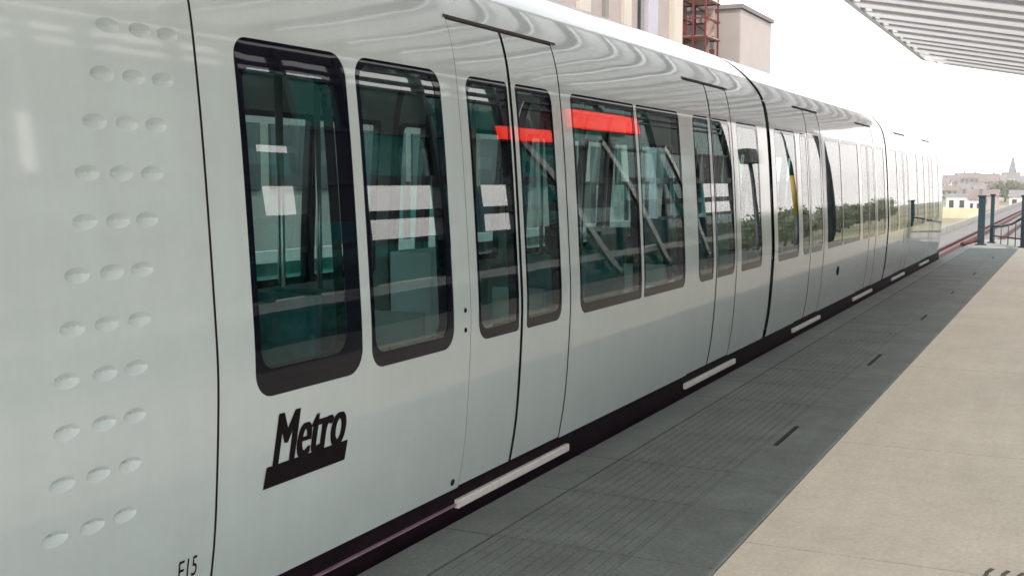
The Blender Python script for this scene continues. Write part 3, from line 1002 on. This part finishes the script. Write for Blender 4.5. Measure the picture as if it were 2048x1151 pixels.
for zz in (4.3, 6.9, 8.7):  # dark bands added to darken the wall seen through the train's windows
    yy = -21.4
    while yy < 6:
        m2 = MB(); m2.box(2.0, 2.06, yy, yy + 2.3, zz, zz + (1.25 if zz < 8 else 0.9), M['window']); m2.build("added_dark_band", bA)
        yy += 2.62
m2 = MB(); m2.box(1.2, 2.2, 7.6, 8.6, 0, 19.3, M['creamwall']); m2.build("corner_pier", bA)

sc_ = thing("scaffold", "red steel scaffold with boards between the two buildings", "scaffold", (-16, 50, G))
m2 = MB()
for xx in (-1.0, -0.45, 0.1, 0.6, 1.15):
    for yy in (-1.0, 0.9):
        m2.bar((xx, yy, 0), (xx, yy, 15.6 - (0.4 if xx > 0.5 else 0)), 0.07, 0.07, M['redsteel'])
m2.build("standards", sc_)
m2 = MB()
zz = 10.9
while zz < 15.5:
    for yy in (-1.0, 0.9):
        m2.bar((-1.1, yy, zz), (1.25, yy, zz), 0.06, 0.07, M['redsteel'])
    for xx in (-1.0, 0.1, 1.15):
        m2.bar((xx, -1.0, zz), (xx, 0.9, zz), 0.06, 0.07, M['redsteel'])
    m2.bar((-1.0, -1.03, zz), (0.1, -1.03, zz + 0.8), 0.05, 0.05, M['redsteel'])
    m2.bar((0.1, 0.93, zz + 0.8), (1.15, 0.93, zz), 0.05, 0.05, M['redsteel'])
    zz += 0.8
m2.build("ledgers", sc_)
m2 = MB()
for z_ in (11.72, 13.32, 14.92):
    m2.box(-1.05, 1.2, -0.95, 0.85, z_, z_ + 0.05, M['board'])
m2.box(-0.4, 0.05, -0.6, -0.5, 11.8, 12.6, M['white'])
m2.box(-1.0, -0.5, -0.9, -0.8, 12.0, 13.0, M['brownroof'])
m2.box(0.55, 1.1, 0.5, 0.6, 12.1, 12.9, M['redsteel'])
m2.box(-0.9, 1.0, -0.9, 0.7, 14.98, 15.25, M['white'])
m2.box(-0.3, 0.3, -0.95, -0.9, 13.4, 14.1, M['redsteel'])
m2.box(0.15, 0.5, -0.7, -0.6, 11.8, 12.2, M['window'])
m2.box(-0.95, -0.1, 0.2, 0.3, 12.9, 14.8, M['brownroof'])
m2.box(0.2, 1.1, -0.3, -0.2, 12.6, 13.2, M['brownroof'])
m2.box(0.65, 1.05, 0.6, 0.7, 13.5, 14.7, M['board'])
m2.box(-0.2, 0.2, 0.0, 0.1, 11.8, 12.7, M['redsteel'])
m2.build("boards", sc_)

bB = thing("clad_block", "pale clad block with a dark sloping parapet right of the scaffold", "building", (-14, 51.4, G))
m2 = MB(); m2.box(-3.6, 0, 0, 5.6, 0, 14.75, M['pinkdim']); m2.build("wall", bB)
m2 = MB(); m2.box(0, 0.06, 0.0, 5.6, 0, 14.7, M['pinklit']); m2.build("sunlit_side", bB)  # paler face paints the sunlight onto this side
m2 = MB(); m2.box(-3.7, 0.16, -0.12, 5.75, 14.75, 14.93, M['greyroof']); m2.build("parapet", bB)
m2 = MB(); m2.box(-3, -0.6, 1.6, 5, 14.93, 15.2, M['white']); m2.build("roof_upstand", bB)
# ------------------------------------------------------------------ distant town
def house(x, y, wx, wy, h, rh, wall, roof, name, label, cat="house", group=None, nw=4, rows=2):
    t = thing(name, label, cat, (x, y, G), group)
    m2 = MB(); m2.box(-wx / 2, wx / 2, -wy / 2, wy / 2, 0, h, M[wall]); m2.build("wall", t)
    m2 = MB()
    e = 0.3
    a = [(-wx / 2 - e, -wy / 2 - e, h), (wx / 2 + e, -wy / 2 - e, h), (wx / 2 + e, wy / 2 + e, h), (-wx / 2 - e, wy / 2 + e, h)]
    r0, r1 = (-wx / 2 - e, 0, h + rh), (wx / 2 + e, 0, h + rh)
    for q in ((a[0], a[1], r1, r0), (a[2], a[3], r0, r1), (a[0], r0, a[3]), (a[1], a[2], r1), (a[3], a[2], a[1], a[0])):
        m2.quad(q, M[roof])
    rf = m2.build("roof", t)
    m2 = MB(); m2.box(wx * 0.2, wx * 0.2 + 0.7, -0.35, 0.35, h + rh * 0.6, h + rh + 1.0, M['brownroof']); m2.build("chimney", rf)
    m2 = MB()
    for j in range(rows):
        for i in range(nw):
            cx = -wx / 2 + wx * (i + 0.5) / nw
            z = h * (j + 0.35) / rows
            m2.box(cx - wx / nw * 0.22, cx + wx / nw * 0.22, -wy / 2 - 0.05, -wy / 2, z, z + h / rows * 0.42, M['window'])
    m2.build("windows", t)
    return t
def px(u, Y): return (u - 2163) * Y / (2574 * 1.114)

house(-24.3, 272, 4.3, 6, 3.9, 0.5, 'white', 'greyroof', "white_shed", "low white shed beyond the rails next to the train's far end", "shed", nw=2, rows=1)
house(-19.8, 262, 2.6, 6, 3.3, 1.2, 'white', 'brownroof', "small_house", "small white house with a brown roof behind the left gate post", nw=2, rows=1)
house(-24.5, 330, 10, 8, 3.4, 1.6, 'pinkwall', 'brownroof', "long_house", "long low brown roofed house above the white shed", nw=5, rows=1)
house(-13.2, 340, 8, 8, 3.0, 1.8, 'white', 'greyroof', "bungalow", "pale bungalow right of the gate posts", nw=3, rows=1)
walls = ['creamwall', 'white', 'pinkwall', 'greywall', 'white', 'pinkwall']
roofs = ['greyroof', 'brownroof', 'greyroof', 'brownroof']
tones = {'creamwall': "cream", 'white': "white", 'pinkwall': "pinkish", 'greywall': "grey"}
rt = {'greyroof': "grey", 'brownroof': "brown"}
pos_words = ["leftmost on the skyline beside the train", "second from left on the skyline", "third from left on the skyline", "above the left gate post", "between the gate posts and the church",
             "left of the church spire", "at the foot of the church spire", "right of the church spire", "at the right edge of the skyline", "past the right edge of the skyline"]
for i, u in enumerate((1872, 1892, 1912, 1932, 1952, 1972, 1994, 2018, 2042, 2066)):
    Y = 660 + (i * 37) % 90
    wl, rf = walls[i % 6], roofs[(i * 3) % 4]
    house(px(u, Y), Y, 9.5 if i % 2 else 7, 10, 6.2 + (i * 5 % 4) * 0.9, 3.0 + (i % 3) * 0.6, wl, rf, "town_house", f"distant {tones[wl]} town house with {rt[rf]} roof, {pos_words[i]}", group="town houses on the skyline", nw=4, rows=3)
# second nearer row
row2 = ["behind the white shed", "above the small white house", "behind the left gate post", "behind the thin gate post", "left of the olive trees", "behind the bungalow"]
for i, u in enumerate((1890, 1915, 1938, 1962, 1984, 2008)):
    Y = 470 + (i * 23) % 60
    wl, rf = walls[(i + 3) % 6], roofs[(i + 1) % 4]
    house(px(u, Y), Y, 6.5, 8, 3.6 + (i % 3) * 0.6, 2.0, wl, rf, "village_house", f"far {tones[wl]} village house with {rt[rf]} roof {row2[i]}", group="village houses below the skyline", nw=3, rows=2)

ch = thing("church", "faint distant church with a tall thin spire on the skyline", "church", (px(2021, 900), 900, G))
m2 = MB(); m2.box(-2.6, 2.6, -2.6, 2.6, 0, 14, M['greywall']); m2.build("tower", ch)
m2 = MB()
for q in (((-2.6, -2.6, 14), (2.6, -2.6, 14), (0, 0, 27)), ((2.6, -2.6, 14), (2.6, 2.6, 14), (0, 0, 27)), ((2.6, 2.6, 14), (-2.6, 2.6, 14), (0, 0, 27)), ((-2.6, 2.6, 14), (-2.6, -2.6, 14), (0, 0, 27))):
    m2.quad(q, M['copper'])
m2.build("spire", ch)
m2 = MB(); m2.box(-14, -2.6, -4, 4, 0, 8, M['greywall']); m2.hexa([(-14, -4.3, 8), (-2.6, -4.3, 8), (-2.6, 4.3, 8), (-14, 4.3, 8), (-14, -0.2, 12), (-2.6, -0.2, 12), (-2.6, 0.2, 12), (-14, 0.2, 12)], M['greyroof']); m2.build("nave", ch)

m2 = MB()
m2.box(-30, -16.5, 238, 241, G, G + 1.9, M['ochre'])
m2.build("retaining_wall", label="long low ochre wall in front of the white shed", cat="wall")

# ------------------------------------------------------------------ trees
def tree_meshes(seed, h, r, leaf, n=1500):
    rnd = random.Random(seed)
    tm = MB()
    tm.tube([(0, 0, 0), (0.06 * r, 0, h * 0.3), (0, 0.05 * r, h * 0.62)], [0.07 * r + 0.05, 0.055 * r + 0.03, 0.03], M['bark'], 8)
    for k in range(6):
        a = k * 1.05 + rnd.random()
        tm.tube([(0, 0, h * (0.25 + 0.05 * k)), (r * 0.4 * math.cos(a), r * 0.4 * math.sin(a), h * (0.45 + 0.05 * k)), (r * 0.7 * math.cos(a), r * 0.7 * math.sin(a), h * (0.6 + 0.04 * k))], [0.035 * r, 0.022 * r, 0.01], M['bark'], 6)
    cm = MB()
    clumps = []
    for k in range(26):
        a = rnd.random() * 2 * math.pi
        q = r * math.sqrt(rnd.random()) * 0.8
        zz = h * (0.32 + 0.6 * rnd.random())
        sh = 1.0 - 0.75 * abs((zz / h - 0.58) / 0.42) ** 2
        clumps.append((q * math.cos(a) * sh, q * math.sin(a) * sh, zz, r * (0.2 + 0.18 * rnd.random())))
    for k in range(n):
        cx, cy, c_z, cr = clumps[rnd.randrange(len(clumps))]
        d = Vector((rnd.gauss(0, 1), rnd.gauss(0, 1), rnd.gauss(0, 1))).normalized() * cr * rnd.random() ** 0.4
        p = Vector((cx, cy, c_z)) + d
        u = Vector((rnd.gauss(0, 1), rnd.gauss(0, 1), rnd.gauss(0, 1))).normalized()
        v = u.cross(Vector((rnd.gauss(0, 1), rnd.gauss(0, 1), rnd.gauss(0, 1)))).normalized()
        sz = r * (0.045 + 0.05 * rnd.random())
        cm.quad([p - u * sz, p - v * sz * 0.6, p + u * sz, p + v * sz * 0.6], M[leaf])
    return tm, cm
def make_tree(seed, h, r, leaf, label, group, name="broadleaf_tree", n=1500):
    t = thing(name, label, "tree", (0, 0, G), group)
    a, b = tree_meshes(seed, h, r, leaf, n)
    a.build("trunk", t)
    b.build("crown", t, recalc=False)
    return t
P1 = make_tree(1, 7.2, 3.2, 'leaf', "", "trees beside the viaduct")
P2 = make_tree(2, 6.4, 3.6, 'leafolive', "", "trees beside the viaduct")
first = {1: True, 2: True}
def plant(p, x, y, sc, rot, label, group):
    k = 1 if p is P1 else 2
    if first[k]:
        o = p; first[k] = False
    else:
        o = copy_tree(p)
    o.location = (x, y, G); o.scale = (sc, sc, sc * 1.0); o.rotation_euler = (0, 0, rot)
    o["label"] = label; o["group"] = group
    return o
# olive trees in the view beyond the gate
vis = [(1992, 430, 1.0, "leftmost olive green tree beyond the gate posts"), (2008, 445, 1.15, "second olive tree under the church spire"), (2022, 425, 1.0, "third olive tree right under the spire"),
       (2038, 440, 1.1, "olive tree near the right edge of the photo"), (1902, 560, 1.0, "dark tree among roofs beside the train"), (1927, 575, 1.0, "dark tree among roofs above the small house"), (1948, 560, 0.9, "dark tree among roofs above the gate posts"), (1976, 580, 1.0, "dark tree among roofs left of the spire")]
for i, (u, Y, sc, lb) in enumerate(vis):
    plant(P2 if i < 4 else P1, px(u, Y), Y, sc, i * 1.3, lb, "trees in the distant town")
# the row along the right of the viaduct, met in the far cars' reflections
rr = random.Random(5)
for i in range(26):
    y = 62 + i * 9.5 + rr.uniform(-2, 2)
    plant(P1 if i % 3 else P2, 24 + rr.uniform(-3, 6) + i * 0.6, y, 0.85 + rr.random() * 0.3, i * 2.1, "leafy tree in the row along the right of the viaduct", "row of trees right of the viaduct")

# ------------------------------------------------------------------ the air: thin pale haze round everything
hm = bpy.data.materials.new("haze_air")
hm.use_nodes = True
ht = hm.node_tree
ht.nodes.clear()
ho = ht.nodes.new("ShaderNodeOutputMaterial")
hv = ht.nodes.new("ShaderNodeVolumePrincipled")
hv.inputs["Color"].default_value = (0.97, 0.93, 0.92, 1)
hv.inputs["Density"].default_value = 0.00045
hv.inputs["Anisotropy"].default_value = 0.2
ht.links.new(hv.outputs[0], ho.inputs["Volume"])
m2 = MB()
m2.box(-810, 810, -310, 1260, G - 1.2, 34, hm)
m2.build("haze", kind="stuff")
